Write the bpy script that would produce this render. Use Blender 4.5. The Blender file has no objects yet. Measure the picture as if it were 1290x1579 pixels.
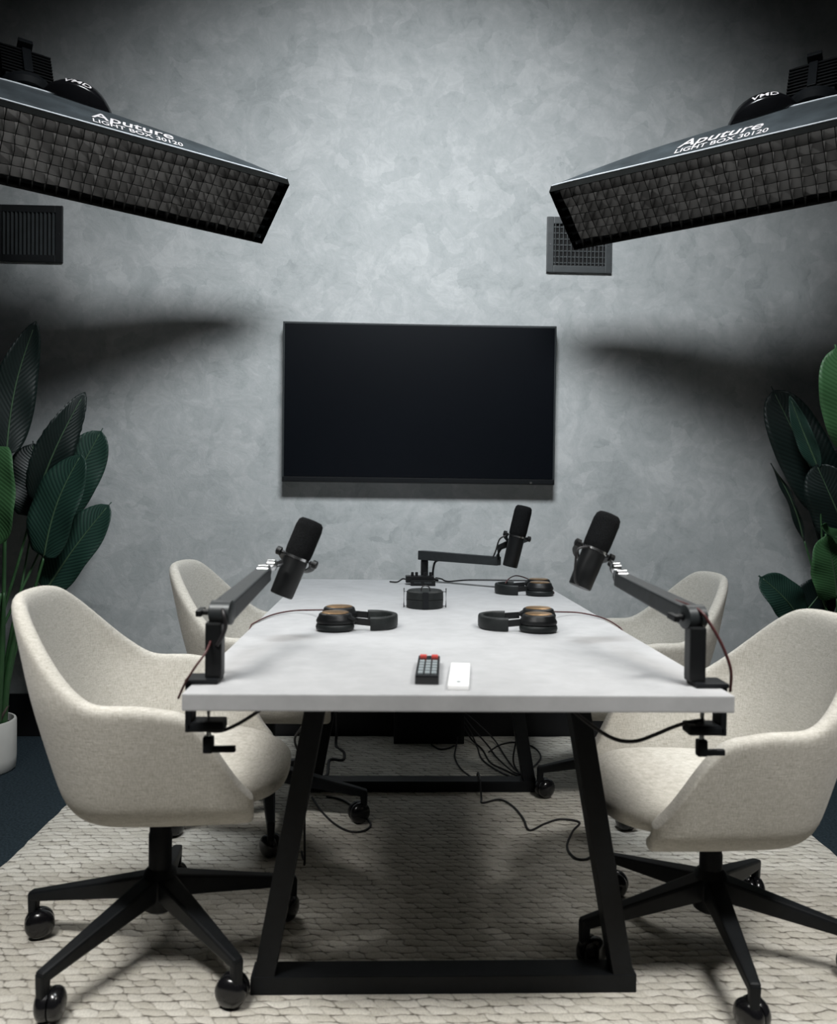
import bpy, bmesh, math, random
from mathutils import Vector, Matrix, Euler
R = math.radians
random.seed(7)
SC = bpy.context.scene
COL = SC.collection

# ------------------------------------------------------------------ camera
cam_d = bpy.data.cameras.new('camera'); cam = bpy.data.objects.new('camera', cam_d); COL.objects.link(cam)
def cam_axes(pitch, yaw, roll):
    cy, sy = math.cos(yaw), math.sin(yaw)
    f = Vector((sy*math.cos(pitch), cy*math.cos(pitch), math.sin(pitch)))
    r = Vector((cy, -sy, 0)); u = r.cross(f)
    c, s = math.cos(roll), math.sin(roll)
    return c*r+s*u, c*u-s*r, f
r_, u_, f_ = cam_axes(-.0204, .0337, .0122)
M = Matrix((r_, u_, -f_)).transposed().to_4x4(); M.translation = Vector((-.1323, 0, 1.1102))
cam.matrix_world = M
cam_d.sensor_fit = 'VERTICAL'; cam_d.sensor_height = 24.0; cam_d.lens = 24.0*1300/1579
cam_d.clip_start = .05
cam_d.dof.use_dof = True; cam_d.dof.focus_distance = 3.2; cam_d.dof.aperture_fstop = 2.6
SC.camera = cam
# ------------------------------------------------------------------ view, world
SC.view_settings.view_transform = 'Standard'; SC.view_settings.look = 'None'
SC.view_settings.exposure = 0.0; SC.view_settings.gamma = 1.0; SC.view_settings.use_curve_mapping = False
w = bpy.data.worlds.new('world'); SC.world = w; w.use_nodes = True
w.node_tree.nodes['Background'].inputs[0].default_value = (.35, .55, .75, 1)
w.node_tree.nodes['Background'].inputs[1].default_value = .004
# ------------------------------------------------------------------ lights
def area(name, loc, target, sx, sy, power, col=(1, 1, 1), spread=180):
    l = bpy.data.lights.new(name, 'AREA'); l.shape = 'RECTANGLE'; l.size = sx; l.size_y = sy
    l.energy = power; l.color = col; l.spread = R(spread)
    o = bpy.data.objects.new(name, l); COL.objects.link(o); o.location = loc
    o.rotation_euler = (Vector(target)-Vector(loc)).to_track_quat('-Z', 'Y').to_euler()
    return o
area('overhead_light', (0, 1.6, 3.88), (0, 3.85, 1.02), 1.0, .6, 50, (.92, .97, 1), 92)
for q in (-1, 1):      # the pair of strip softboxes on the camera side of the table
    area('front_strip_light', (q*1.12, .78, 2.65), (q*.56, 1.95, .2), .95, .25, 9.5, (1, .985, .95), 60)
SOFTBOX_W = 4

# ------------------------------------------------------------------ materials
def mat(name, color, rough=.5, metal=0., spec=.5, noise=None, bump=None, coat=0, sheen=0):
    m = bpy.data.materials.new(name); m.use_nodes = True
    nt = m.node_tree; b = nt.nodes['Principled BSDF']
    b.inputs['Base Color'].default_value = (*color, 1); b.inputs['Roughness'].default_value = rough
    b.inputs['Metallic'].default_value = metal; b.inputs['Specular IOR Level'].default_value = spec
    b.inputs['Coat Weight'].default_value = coat; b.inputs['Sheen Weight'].default_value = sheen
    tc = nt.nodes.new('ShaderNodeTexCoord')
    if noise:
        sc, amt = noise
        n = nt.nodes.new('ShaderNodeTexNoise'); n.inputs['Scale'].default_value = sc; n.inputs['Detail'].default_value = 6
        nt.links.new(tc.outputs['Object'], n.inputs['Vector'])
        mx = nt.nodes.new('ShaderNodeValToRGB')
        mx.color_ramp.elements[0].position = .3; mx.color_ramp.elements[1].position = .7
        mx.color_ramp.elements[0].color = (*[c*(1-amt) for c in color], 1)
        mx.color_ramp.elements[1].color = (*[min(1, c*(1+amt)) for c in color], 1)
        nt.links.new(n.outputs['Fac'], mx.inputs['Fac']); nt.links.new(mx.outputs['Color'], b.inputs['Base Color'])
    if bump:
        sc, st, dist = bump
        n = nt.nodes.new('ShaderNodeTexNoise'); n.inputs['Scale'].default_value = sc; n.inputs['Detail'].default_value = 4
        nt.links.new(tc.outputs['Object'], n.inputs['Vector'])
        bp = nt.nodes.new('ShaderNodeBump'); bp.inputs['Strength'].default_value = st; bp.inputs['Distance'].default_value = dist
        nt.links.new(n.outputs['Fac'], bp.inputs['Height']); nt.links.new(bp.outputs['Normal'], b.inputs['Normal'])
    return m

class NT:
    def __init__(s, m): s.nt = m.node_tree; s.b = s.nt.nodes['Principled BSDF']
    def n(s, t, **k):
        nd = s.nt.nodes.new('ShaderNode'+t)
        for a, v in k.items():
            if a.startswith('i_'):
                nm = a[2:].replace('_', ' '); nd.inputs[nm].default_value = v
            else: setattr(nd, a, v)
        return nd
    def l(s, a, b): s.nt.links.new(a, b)
    def ramp(s, fac, stops):
        r = s.n('ValToRGB'); e = r.color_ramp.elements
        while len(e) < len(stops): e.new(.5)
        for i, (p, c) in enumerate(stops): e[i].position = p; e[i].color = (*c, 1)
        s.l(fac, r.inputs['Fac']); return r.outputs['Color']
    def mapn(s, scale, rot=(0, 0, 0), out='Object'):
        tc = s.n('TexCoord'); mp = s.n('Mapping'); mp.inputs['Scale'].default_value = scale; mp.inputs['Rotation'].default_value = rot
        s.l(tc.outputs[out], mp.inputs['Vector']); return mp.outputs['Vector']
    def noise(s, vec, scale, detail=5, rough=.5, dist=0):
        n = s.n('TexNoise'); n.inputs['Scale'].default_value = scale; n.inputs['Detail'].default_value = detail
        n.inputs['Roughness'].default_value = rough; n.inputs['Distortion'].default_value = dist
        s.l(vec, n.inputs['Vector']); return n.outputs['Fac']
    def mix(s, a, b, f, mode='MIX'):
        m = s.n('Mix', data_type='RGBA', blend_type=mode)
        for v, i in ((f, 0), (a, 6), (b, 7)):
            if hasattr(v, 'is_linked') or hasattr(v, 'links'): s.l(v, m.inputs[i])
            else: m.inputs[i].default_value = v if i == 0 else (*v, 1)
        return m.outputs[2]
    def math(s, op, a, b=None):
        m = s.n('Math', operation=op)
        for i, v in enumerate((a, b)):
            if v is None: continue
            if hasattr(v, 'links'): s.l(v, m.inputs[i])
            else: m.inputs[i].default_value = v
        return m.outputs[0]
    def bump(s, h, st, d):
        bp = s.n('Bump'); bp.inputs['Strength'].default_value = st; bp.inputs['Distance'].default_value = d
        s.l(h, bp.inputs['Height']); s.l(bp.outputs['Normal'], s.b.inputs['Normal'])

def mat_wall():
    m = mat('grey_microcement', (.4, .42, .43), .6, spec=.3); t = NT(m)
    v = t.mapn((1, 1, 1))
    a = t.noise(v, 1.6, 5, .6, .6); b = t.noise(v, 5.5, 9, .68, 2.2); c0 = t.noise(v, 19, 9, .7, 1.2)
    wn = t.n('TexNoise'); wn.inputs['Scale'].default_value = 6; wn.inputs['Detail'].default_value = 6; t.l(v, wn.inputs['Vector'])
    vm = t.n('VectorMath', operation='MULTIPLY_ADD'); t.l(wn.outputs['Color'], vm.inputs[0]); vm.inputs[1].default_value = (.3, .3, .3); t.l(v, vm.inputs[2])
    vo = t.n('TexVoronoi', feature='F1'); vo.inputs['Scale'].default_value = 10; t.l(vm.outputs[0], vo.inputs['Vector'])
    sp = t.n('SeparateColor'); t.l(vo.outputs['Color'], sp.inputs[0])
    f = t.math('ADD', t.math('ADD', t.math('MULTIPLY', a, .30), t.math('MULTIPLY', b, .36)), t.math('ADD', t.math('MULTIPLY', c0, .24), t.math('MULTIPLY', sp.outputs[0], .10)))
    c = t.ramp(f, [(.38, (.33, .35, .352)), (.46, (.40, .418, .42)), (.52, (.435, .45, .452)), (.62, (.52, .53, .53))])
    t.l(c, t.b.inputs['Base Color'])
    t.bump(t.math('ADD', b, c0), .18, .01)
    return m
def mat_concrete():
    m = mat('light_concrete', (.6, .6, .6), .5, spec=.35); t = NT(m); v = t.mapn((1, 1, 1))
    a = t.noise(v, 2.5, 6, .6, .6); b = t.noise(v, 22, 6, .6, .3)
    f = t.math('ADD', t.math('MULTIPLY', a, .6), t.math('MULTIPLY', b, .4))
    t.l(t.ramp(f, [(.38, (.345, .348, .355)), (.5, (.385, .388, .395)), (.62, (.425, .428, .436))]), t.b.inputs['Base Color'])
    t.bump(b, .08, .004); return m
def mat_fabric():
    m = mat('ivory_linen', (.6, .57, .5), .9, spec=.15, sheen=.15); t = NT(m)
    a = t.noise(t.mapn((60, 60, 700)), 1, 3, .6); b = t.noise(t.mapn((500, 500, 45)), 1, 3, .6)
    f = t.math('MULTIPLY', t.math('ADD', a, b), .5)
    t.l(t.ramp(f, [(.34, (.33, .31, .265)), (.49, (.45, .43, .385)), (.64, (.56, .54, .495))]), t.b.inputs['Base Color'])
    t.bump(f, .35, .003); return m
def mat_rug():
    m = mat('ivory_braided_wool', (.6, .57, .5), .95, spec=.1); t = NT(m)
    v = t.mapn((1, 1, 1))
    wn = t.n('TexNoise'); wn.inputs['Scale'].default_value = 16; wn.inputs['Detail'].default_value = 3; t.l(v, wn.inputs['Vector'])
    sb = t.n('VectorMath', operation='SUBTRACT'); t.l(wn.outputs['Color'], sb.inputs[0]); sb.inputs[1].default_value = (.5, .5, .5)
    vm = t.n('VectorMath', operation='MULTIPLY_ADD'); t.l(sb.outputs[0], vm.inputs[0]); vm.inputs[1].default_value = (.055, .032, 0); t.l(v, vm.inputs[2])
    sx = t.n('SeparateXYZ'); t.l(vm.outputs[0], sx.inputs[0])
    vv = t.math('MULTIPLY', sx.outputs['Y'], 1/.027); uu = t.math('MULTIPLY', sx.outputs['X'], 1/.047)
    row = t.math('FLOOR', vv); fv = t.math('FRACT', vv)
    u2 = t.math('ADD', uu, t.math('MULTIPLY', row, .5))
    u2 = t.math('ADD', u2, t.math('MULTIPLY', fv, .35)); fu = t.math('FRACT', u2)
    lv = t.math('SINE', t.math('MULTIPLY', fv, math.pi)); lu = t.math('POWER', t.math('ABSOLUTE', t.math('SUBTRACT', t.math('MULTIPLY', fu, 2.), 1.)), 3.)
    hh = t.math('MULTIPLY', t.math('POWER', lv, .55), t.math('SUBTRACT', 1., t.math('MULTIPLY', lu, .70)))
    n2 = t.noise(t.mapn((19, 34, 1)), 1, 3, .5, .2)
    low = t.ramp(hh, [(.12, (1, 1, 1)), (.52, (0, 0, 0))])  # troughs between braids: crevice shade painted into the colour
    dash = t.math('MULTIPLY', low, t.ramp(n2, [(.42, (0, 0, 0)), (.57, (1, 1, 1))]))
    cell = t.n('TexWhiteNoise', noise_dimensions='2D'); cb = t.n('CombineXYZ'); t.l(t.math('FLOOR', u2), cb.inputs[0]); t.l(row, cb.inputs[1]); t.l(cb.outputs[0], cell.inputs['Vector'])
    base = t.ramp(cell.outputs['Value'], [(0, (.47, .445, .39)), (.5, (.53, .505, .45)), (1, (.59, .565, .51))])
    c = t.mix(base, (.36, .33, .28), t.math('MULTIPLY', low, .35))
    c = t.mix(c, (.06, .05, .04), t.math('MULTIPLY', dash, .92))  # scattered stretches of the gaps shaded almost black in the colour
    fi = t.noise(t.mapn((230, 110, 1)), 1, 3, .6)
    c = t.mix(c, t.ramp(fi, [(.3, (.74, .74, .74)), (.7, (1.12, 1.12, 1.12))]), .6, 'MULTIPLY')
    t.l(c, t.b.inputs['Base Color'])
    h = t.math('ADD', t.math('MULTIPLY', fi, .3), hh)
    t.bump(h, .6, .006); return m
def mat_leaf(name, c1, c2):
    m = mat(name, c1, .45, spec=.3); t = NT(m)
    at = t.n('Attribute', attribute_name='UVMap', attribute_type='GEOMETRY')
    sx = t.n('SeparateXYZ'); t.l(at.outputs['Vector'], sx.inputs[0])
    # u across (0..1), v along; veins run out from the midrib
    au = t.math('ABSOLUTE', t.math('SUBTRACT', sx.outputs['X'], .5))
    ph = t.math('SUBTRACT', t.math('MULTIPLY', sx.outputs['Y'], 150.), t.math('MULTIPLY', au, 60.))
    sn = t.math('SINE', ph)
    f = t.math('MULTIPLY', t.math('ADD', sn, 1.), .5)
    t.l(t.ramp(f, [(0, c2), (.6, c1), (1, c1)]), t.b.inputs['Base Color'])
    t.bump(f, .22, .003); return m
M_wall = mat_wall(); M_conc = mat_concrete(); M_fab = mat_fabric(); M_rug = mat_rug()
M_carpet = mat('navy_carpet', (.020, .030, .037), .95, spec=.1, noise=(120, .45), bump=(300, .6, .004))
M_ceil = mat('black_ceiling', (.01, .011, .012), .9, spec=.1, noise=(4, .2))
M_side = mat('charcoal_wall', (.05, .056, .06), .8, spec=.2, noise=(3, .2))
M_base = mat('black_baseboard', (.007, .007, .008), .5, spec=.3, noise=(8, .2))
M_steel = mat('black_powder_coated_steel', (.005, .006, .0072), .5, spec=.22, noise=(60, .2), bump=(400, .1, .001))
M_plast = mat('black_plastic', (.006, .0065, .007), .42, spec=.3, noise=(40, .15))
M_gloss = mat('gloss_black_plastic', (.006, .006, .007), .2, spec=.5, noise=(20, .1))
M_armgrey = mat('dark_grey_aluminium', (.028, .032, .034), .42, metal=.3, noise=(50, .15))
M_foam = mat('black_foam', (.007, .0075, .008), .95, spec=.1, noise=(250, .4), bump=(500, .8, .003))
M_chrome = mat('brushed_chrome', (.55, .56, .57), .25, metal=1, noise=(80, .1))
M_bronze = mat('bronze_plate', (.50, .31, .16), .3, metal=.9, noise=(60, .15))
M_leather = mat('black_leatherette', (.009, .011, .011), .5, spec=.3, noise=(60, .2), bump=(250, .3, .002))
M_screen = mat('dark_glass_screen', (.002, .003, .005), .27, spec=.5, noise=(2, .1))
M_bezel = mat('dark_grey_bezel', (.035, .04, .042), .35, spec=.5, noise=(30, .1))
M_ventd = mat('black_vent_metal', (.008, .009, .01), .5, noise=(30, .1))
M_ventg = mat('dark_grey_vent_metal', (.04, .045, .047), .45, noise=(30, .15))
M_ductshade = mat('painted_duct_shade', (.002, .002, .002), .9, noise=(10, .1))  # near-black colour stands in for the unlit duct
M_nylon = mat('black_nylon', (.05, .06, .066), .55, spec=.4, noise=(9, .35), bump=(14, .35, .02))
M_grid = mat('black_grid_fabric', (.006, .0065, .006), .8, spec=.1, noise=(20, .3))
M_pipe = mat('silver_piping', (.62, .65, .68), .4, noise=(60, .1))
M_print = mat('white_print', (.85, .80, .80), .5, noise=(50, .05))
M_diff = mat('white_diffuser', (.8, .8, .8), .8, noise=(30, .03))
M_pot = mat('white_ceramic', (.62, .605, .57), .45, noise=(10, .06))
M_soil = mat('dark_soil', (.03, .022, .016), .95, noise=(60, .5), bump=(80, 1, .02))
M_red = mat('red_button', (.45, .06, .05), .4, noise=(60, .1))
M_key = mat('grey_button', (.20, .23, .24), .5, noise=(60, .1))
M_white = mat('white_plastic', (.85, .85, .85), .3, noise=(30, .03))
M_cable = mat('black_rubber_cable', (.010, .009, .010), .5, noise=(60, .2))
M_cabler = mat('reddish_black_cable', (.055, .012, .012), .45, noise=(60, .2))
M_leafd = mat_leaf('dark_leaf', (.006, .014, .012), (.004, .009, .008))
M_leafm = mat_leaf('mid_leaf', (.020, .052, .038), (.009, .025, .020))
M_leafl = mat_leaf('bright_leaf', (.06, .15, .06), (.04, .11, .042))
M_stem = mat('green_stem', (.03, .085, .03), .45, noise=(14, .3))
M_rib = mat('pale_midrib', (.06, .11, .06), .4, noise=(30, .2))
M_twig = mat('brown_husk', (.06, .045, .035), .8, noise=(60, .3))

# ------------------------------------------------------------------ helpers
def link(name, me, m, parent=None):
    o = bpy.data.objects.new(name, me); COL.objects.link(o)
    if m: me.materials.append(m)
    if parent: o.parent = parent
    return o
def obj(name, bm, m, parent=None, smooth=False, angle=None):
    me = bpy.data.meshes.new(name); bmesh.ops.recalc_face_normals(bm, faces=bm.faces); bm.to_mesh(me); bm.free()
    if smooth:
        for p in me.polygons: p.use_smooth = True
        if angle:
            try: me.set_sharp_from_angle(angle=R(angle))
            except Exception: pass
    return link(name, me, m, parent)
def thing(name, label, cat, loc=(0, 0, 0), rot=(0, 0, 0), group=None):
    o = bpy.data.objects.new(name, None); COL.objects.link(o); o.empty_display_size = .05
    o.location = loc; o.rotation_euler = rot; o['label'] = label; o['category'] = cat
    if group: o['group'] = group
    return o
def tag(o, label, cat, group=None):
    o['label'] = label; o['category'] = cat
    if group: o['group'] = group
    return o
def struct(o): o['kind'] = 'structure'; return o
def box(bm, c, s, rot=None, bev=0, taper=None):
    r = bmesh.ops.create_cube(bm, size=1)
    vs = r['verts']
    for v in vs:
        v.co = Vector((v.co.x*s[0], v.co.y*s[1], v.co.z*s[2]))
        if taper and v.co.z > 0: v.co.x *= taper; v.co.y *= taper
    if bev:
        es = list({e for v in vs for e in v.link_edges})
        rr = bmesh.ops.bevel(bm, geom=es, offset=bev, segments=2, affect='EDGES', profile=.7)
        vs = list({v for f in rr['faces'] for v in f.verts} | {v for v in vs if v.is_valid})
    T = Matrix.Translation(Vector(c)) @ (rot.to_4x4() if rot is not None else Matrix())
    for v in vs: v.co = T @ v.co
    return vs
def bar(bm, a, b, w, h, bev=0, w2=None, h2=None, up=(0, 0, 1)):
    """rectangular bar from a to b, width w (sideways), height h (towards up)"""
    a, b = Vector(a), Vector(b); d = (b-a).normalized(); upv = Vector(up)
    s = d.cross(upv).normalized(); u = s.cross(d).normalized()
    w2 = w if w2 is None else w2; h2 = h if h2 is None else h2
    vs = []
    for p, ww, hh in ((a, w, h), (b, w2, h2)):
        for i, j in ((-1, -1), (1, -1), (1, 1), (-1, 1)): vs.append(bm.verts.new(p+s*i*ww/2+u*j*hh/2))
    fs = [bm.faces.new([vs[i] for i in q]) for q in ((3, 2, 1, 0), (4, 5, 6, 7), (0, 1, 5, 4), (1, 2, 6, 5), (2, 3, 7, 6), (3, 0, 4, 7))]
    if bev:
        bmesh.ops.bevel(bm, geom=list({e for f in fs for e in f.edges}), offset=bev, segments=2, affect='EDGES', profile=.6)
def frame_of(d):
    d = Vector(d).normalized(); u = Vector((0, 0, 1)) if abs(d.z) < .95 else Vector((1, 0, 0))
    s = d.cross(u).normalized(); return s, s.cross(d).normalized(), d
def tube(bm, pts, r, n=8, caps=True):
    pts = [Vector(p) for p in pts]; rs = r if isinstance(r, (list, tuple)) else [r]*len(pts)
    rings = []; prev = None
    for i, p in enumerate(pts):
        d = (pts[min(i+1, len(pts)-1)]-pts[max(i-1, 0)])
        if d.length < 1e-9: d = Vector((0, 0, 1))
        d.normalize()
        if prev is None: s, u, _ = frame_of(d)
        else:
            s = (prev-d*prev.dot(d));
            s = s.normalized() if s.length > 1e-6 else frame_of(d)[0]
            u = d.cross(s)
        prev = s
        rings.append([bm.verts.new(p+(s*math.cos(2*math.pi*k/n)+u*math.sin(2*math.pi*k/n))*rs[i]) for k in range(n)])
    for a, b in zip(rings, rings[1:]):
        for k in range(n): bm.faces.new((a[k], a[(k+1) % n], b[(k+1) % n], b[k]))
    if caps: bm.faces.new(rings[0][::-1]); bm.faces.new(rings[-1])
def spline(pts, n=8, closed=False):
    P = [Vector(p) for p in pts]; out = []
    for i in range(len(P)-1):
        p0 = P[max(i-1, 0)]; p1 = P[i]; p2 = P[i+1]; p3 = P[min(i+2, len(P)-1)]
        for k in range(n):
            t = k/n
            out.append(.5*((2*p1)+(-p0+p2)*t+(2*p0-5*p1+4*p2-p3)*t*t+(-p0+3*p1-3*p2+p3)*t**3))
    out.append(P[-1]); return out
def lathe(bm, prof, n=32, T=None, cap=True):
    """prof: list of (r, z) bottom to top"""
    rings = []
    for r, z in prof:
        rings.append([bm.verts.new(Vector((max(r, 1e-5)*math.cos(2*math.pi*k/n), max(r, 1e-5)*math.sin(2*math.pi*k/n), z))) for k in range(n)])
    for a, b in zip(rings, rings[1:]):
        for k in range(n): bm.faces.new((a[k], a[(k+1) % n], b[(k+1) % n], b[k]))
    if cap: bm.faces.new(rings[0][::-1]); bm.faces.new(rings[-1])
    if T is not None:
        for rg in rings:
            for v in rg: v.co = T @ v.co
def axisT(p, d, roll=0):
    s, u, dd = frame_of(d); m = Matrix((s, -u, dd)).transposed().to_4x4()
    if m.determinant() < 0: m = Matrix((s, u, dd)).transposed().to_4x4()
    return Matrix.Translation(Vector(p)) @ m @ Matrix.Rotation(roll, 4, 'Z')
def B(): return bmesh.new()
def mod_sub(o, lv=2):
    m = o.modifiers.new('subsurf', 'SUBSURF'); m.levels = lv; m.render_levels = lv; return m
def cable(name, pts, r, m, parent=None, n=8):
    bm = B(); tube(bm, spline(pts, n), r, 8); return obj(name, bm, m, parent, smooth=True)
def sstep(a, b, x):
    t = max(0, min(1, (x-a)/(b-a))); return t*t*(3-2*t)

# ================================================================== SETTING
YW = 3.85; XW = 2.5; YF = -1.2; ZC = 4.0
def slab(name, c, s, m): bm = B(); box(bm, c, s); return struct(obj(name, bm, m))
slab('floor', (0, (YW+YF)/2, -.05), (2*XW+.4, YW-YF+.4, .1), M_carpet)
slab('ceiling', (0, (YW+YF)/2, ZC+.05), (2*XW+.4, YW-YF+.4, .1), M_ceil)
slab('wall_back', (0, YW+.1, ZC/2), (2*XW, .2, ZC), M_wall)
slab('wall_left', (-XW-.1, (YW+YF)/2, ZC/2), (.2, YW-YF+.4, ZC), M_side)
slab('wall_right', (XW+.1, (YW+YF)/2, ZC/2), (.2, YW-YF+.4, ZC), M_side)
slab('wall_front', (0, YF-.1, ZC/2), (2*XW, .2, ZC), M_side)
bm = B(); box(bm, (0, YW-.007, .096), (2*XW, .014, .19), bev=.003); struct(obj('baseboard_back', bm, M_base))
# rug
bm = B(); nx, ny = 60, 90
x0, x1, y0, y1, zt = -1.255, 1.262, .35, 3.825, .014
vs = [[bm.verts.new((x0+(x1-x0)*i/nx + (random.uniform(-.004, .004) if i in (0, nx) else 0),
        y0+(y1-y0)*j/ny + (random.uniform(-.004, .004) if j in (0, ny) else 0),
        zt if 0 < i < nx and 0 < j < ny else zt*.55)) for j in range(ny+1)] for i in range(nx+1)]
for i in range(nx):
    for j in range(ny): bm.faces.new((vs[i][j], vs[i+1][j], vs[i+1][j+1], vs[i][j+1]))
edge = [vs[i][0] for i in range(nx)]+[vs[nx][j] for j in range(ny)]+[vs[i][ny] for i in range(nx, 0, -1)]+[vs[0][j] for j in range(ny, 0, -1)]
low = [bm.verts.new((v.co.x, v.co.y, .001)) for v in edge]
for k in range(len(edge)): q = (k+1) % len(edge); bm.faces.new((edge[k], low[k], low[q], edge[q]))
bm.faces.new(low)
tag(obj('area_rug', bm, M_rug, smooth=True, angle=50), 'large ivory braided rug spread under the table and chairs', 'rug')
ZR = zt

# ================================================================== TABLE
tb = thing('conference_table', 'long pale concrete topped table on black steel frames', 'table', (0, 2.534, ZR))
def off(p, o): return (p[0]-o[0], p[1]-o[1], p[2]-o[2])
TO = (0, 2.534, ZR)
bm = B(); box(bm, off((0, 2.534, .7345), TO), (1.0, 2.048, .031), bev=.0025)
obj('tabletop', bm, M_conc, tb)
for yf in (1.827, 3.083):
    bm = B(); yc = yf+.032
    P = lambda x, z: off((x, yc, z), TO)
    bar(bm, P(-.448+.023, ZR+.02), P(.448-.023, ZR+.02), .064, .04, .002)
    bar(bm, P(-.30, .70), P(.30, .70), .064, .038, .002)
    for s in (-1, 1): bar(bm, P(s*.401, ZR+.01), P(s*.277, .7185), .060, .045, .002, up=(1, 0, 0))
    obj('leg_frame', bm, M_steel, tb)
for s in (-1, 1):
    bm = B(); bar(bm, off((s*.22, 1.93, .705), TO), off((s*.22, 3.11, .705), TO), .04, .028, .002); obj('side_rail', bm, M_steel, tb)

# ================================================================== CHAIRS
def chair_proto():
    t = thing('office_chair', '', 'chair')
    # shell
    NT_, n = 56, 2.7
    def plan(tt, z):
        k = min(1, max(0, (z-.385)/(.66-.385))); k2 = max(0, (z-.66)/.2)
        W = .232+.058*k**.8 + .0*k2; Bk = .165+.085*k**.9+.052*k2
        a = abs(tt); sg = 1 if tt >= 0 else -1
        if a < .6:
            th = a/.6*math.pi/2
            x = -Bk*max(0, math.cos(th))**(2/n); y = W*math.sin(th)**(2/n)
            y *= (1-.10*k2)
        else:
            x = (a-.6)/.4*.245; y = W*(1-.05*(x/.245)**2)
        return x, sg*y
    def rim(tt):
        a = abs(tt)
        if a < .6:
            th = a/.6*90
            k = max(0, min(1, (th-16)/62)); return .868-.004*(th/16)**2 if th < 16 else .864-.207*(.55*sstep(0, 1, k)+.45*k**1.5)
        x = (a-.6)/.4*.245
        return .657-.012*sstep(0, .1, x)-.205*sstep(.085, .262, x)**1.1
    bm = B(); cols = []
    prof = [(-.045, .388), (-.014, .398), (0, .425)]
    for i in range(NT_+1):
        tt = -1+2*i/NT_; c = []
        H = rim(tt)
        for ins, z in prof:
            x, y = plan(tt, z); 
            L = math.hypot(min(x, 0), y); 
            if L > 0: x2 = min(x, 0)*(1+ins/L)+max(x, 0)*(1+ins*.6); y2 = y*(1+ins/L)
            c.append((x2, y2, z))
        for j in range(1, 9):
            z = .425+(H-.425)*j/8; x, y = plan(tt, z); c.append((x, y, z))
        cols.append([bm.verts.new(q) for q in c])
    for a, b in zip(cols, cols[1:]):
        for j in range(len(a)-1): bm.faces.new((a[j], b[j], b[j+1], a[j+1]))
    sh = obj('seat_shell', bm, M_fab, t, smooth=True)
    so = sh.modifiers.new('solid', 'SOLIDIFY'); so.thickness = .036; so.offset = 0
    mod_sub(sh, 2)
    # cushion
    bm = B(); NU, NV = 40, 14; rings = []
    def cu(u, v):
        cx, rx, ry, rz, cz = .072, .236, .224, .056, .438
        cv, sv = math.cos(v), math.sin(v); cuu, su = math.cos(u), math.sin(u)
        sp = lambda q, e: math.copysign(abs(q)**e, q)
        x = cx+rx*sp(cv, .5)*sp(cuu, .62); y = ry*sp(cv, .5)*sp(su, .62)
        y *= 1-.10*sstep(.1, .31, x)
        return (x, y, cz+rz*sp(sv, .75)-.012*sstep(.15, .31, x)*(1 if sv > 0 else 0)+.006*sstep(.1, -.2, -x))
    for j in range(1, NV): rings.append([bm.verts.new(cu(2*math.pi*i/NU, -math.pi/2+math.pi*j/NV)) for i in range(NU)])
    for a, b in zip(rings, rings[1:]):
        for i in range(NU): bm.faces.new((a[i], a[(i+1) % NU], b[(i+1) % NU], b[i]))
    bm.faces.new(rings[0][::-1]); bm.faces.new(rings[-1])
    cs = obj('seat_cushion', bm, M_fab, t, smooth=True); mod_sub(cs, 1)
    # mechanism and column
    bm = B(); box(bm, (0, 0, .362), (.17, .12, .035), bev=.008); box(bm, (-.02, -.075, .35), (.05, .04, .03), bev=.006)
    obj('tilt_mechanism', bm, M_steel, t)
    bm = B(); lathe(bm, [(.027, .235-.06), (.027, .28), (.025, .285), (.025, .352)], 24)
    obj('gas_column', bm, M_steel, t, smooth=True, angle=40)
    bm = B(); lathe(bm, [(.03, .098), (.04, .105), (.046, .13), (.044, .168), (.036, .192), (.028, .2)], 24)
    obj('base_hub', bm, M_steel, t, smooth=True, angle=40)
    for k in range(5):
        a = R(25+72*k); d = Vector((math.cos(a), math.sin(a), 0)); s = Vector((-d.y, d.x, 0))
        bm = B()
        bar(bm, d*.025+Vector((0, 0, .158)), d*.338+Vector((0, 0, .100)), .05, .052, .006, .024, .024)
        bar(bm, d*.329+Vector((0, 0, .108)), d*.331+Vector((0, 0, .052)), .024, .024, .005, .020, .020, up=(d.x, d.y, 0))
        lg = obj('base_leg', bm, M_steel, t)
        bm = B(); c = d*.313+s*.002+Vector((0, 0, .0355))
        for q in (-1, 1):
            T = Matrix.Translation(c+s*0) @ Matrix.Rotation(a+R(35), 4, 'Z') @ Matrix.Rotation(math.pi/2, 4, 'X') @ Matrix.Translation((0, 0, q*.0135))
            pr = [(.012, -.0125), (.033, -.012), (.0345, -.008), (.034, .002), (.030, .009), (.021, .0145), (.010, .017), (.002, .0175)]
            if q < 0: pr = [(r, -z) for r, z in pr][::-1]
            lathe(bm, pr, 24, T)
        tube(bm, [c+Vector((0, 0, .0)), c+Vector((0, 0, .034))+d*.012], .008, 8)
        obj('caster', bm, M_gloss, lg, smooth=True, angle=50)
    return t
def copy_tree(o, parent=None):
    c = o.copy(); COL.objects.link(c); c.parent = parent
    for ch in o.children: copy_tree(ch, c)
    return c
CH = [((-.672, 2.02, ZR), 3, 'ivory upholstered swivel armchair at the front left corner of the table'),
      ((.655, 2.003, ZR), 184, 'ivory upholstered swivel armchair at the front right corner of the table'),
      ((-.535, 2.84, ZR), -4, 'ivory upholstered swivel armchair at the far left of the table, nearer the wall'),
      ((.755, 3.03, ZR), 182, 'ivory upholstered swivel armchair at the far right of the table, nearer the wall')]
ch0 = chair_proto()
CHO = [ch0]+[copy_tree(ch0) for _ in CH[1:]]
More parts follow.
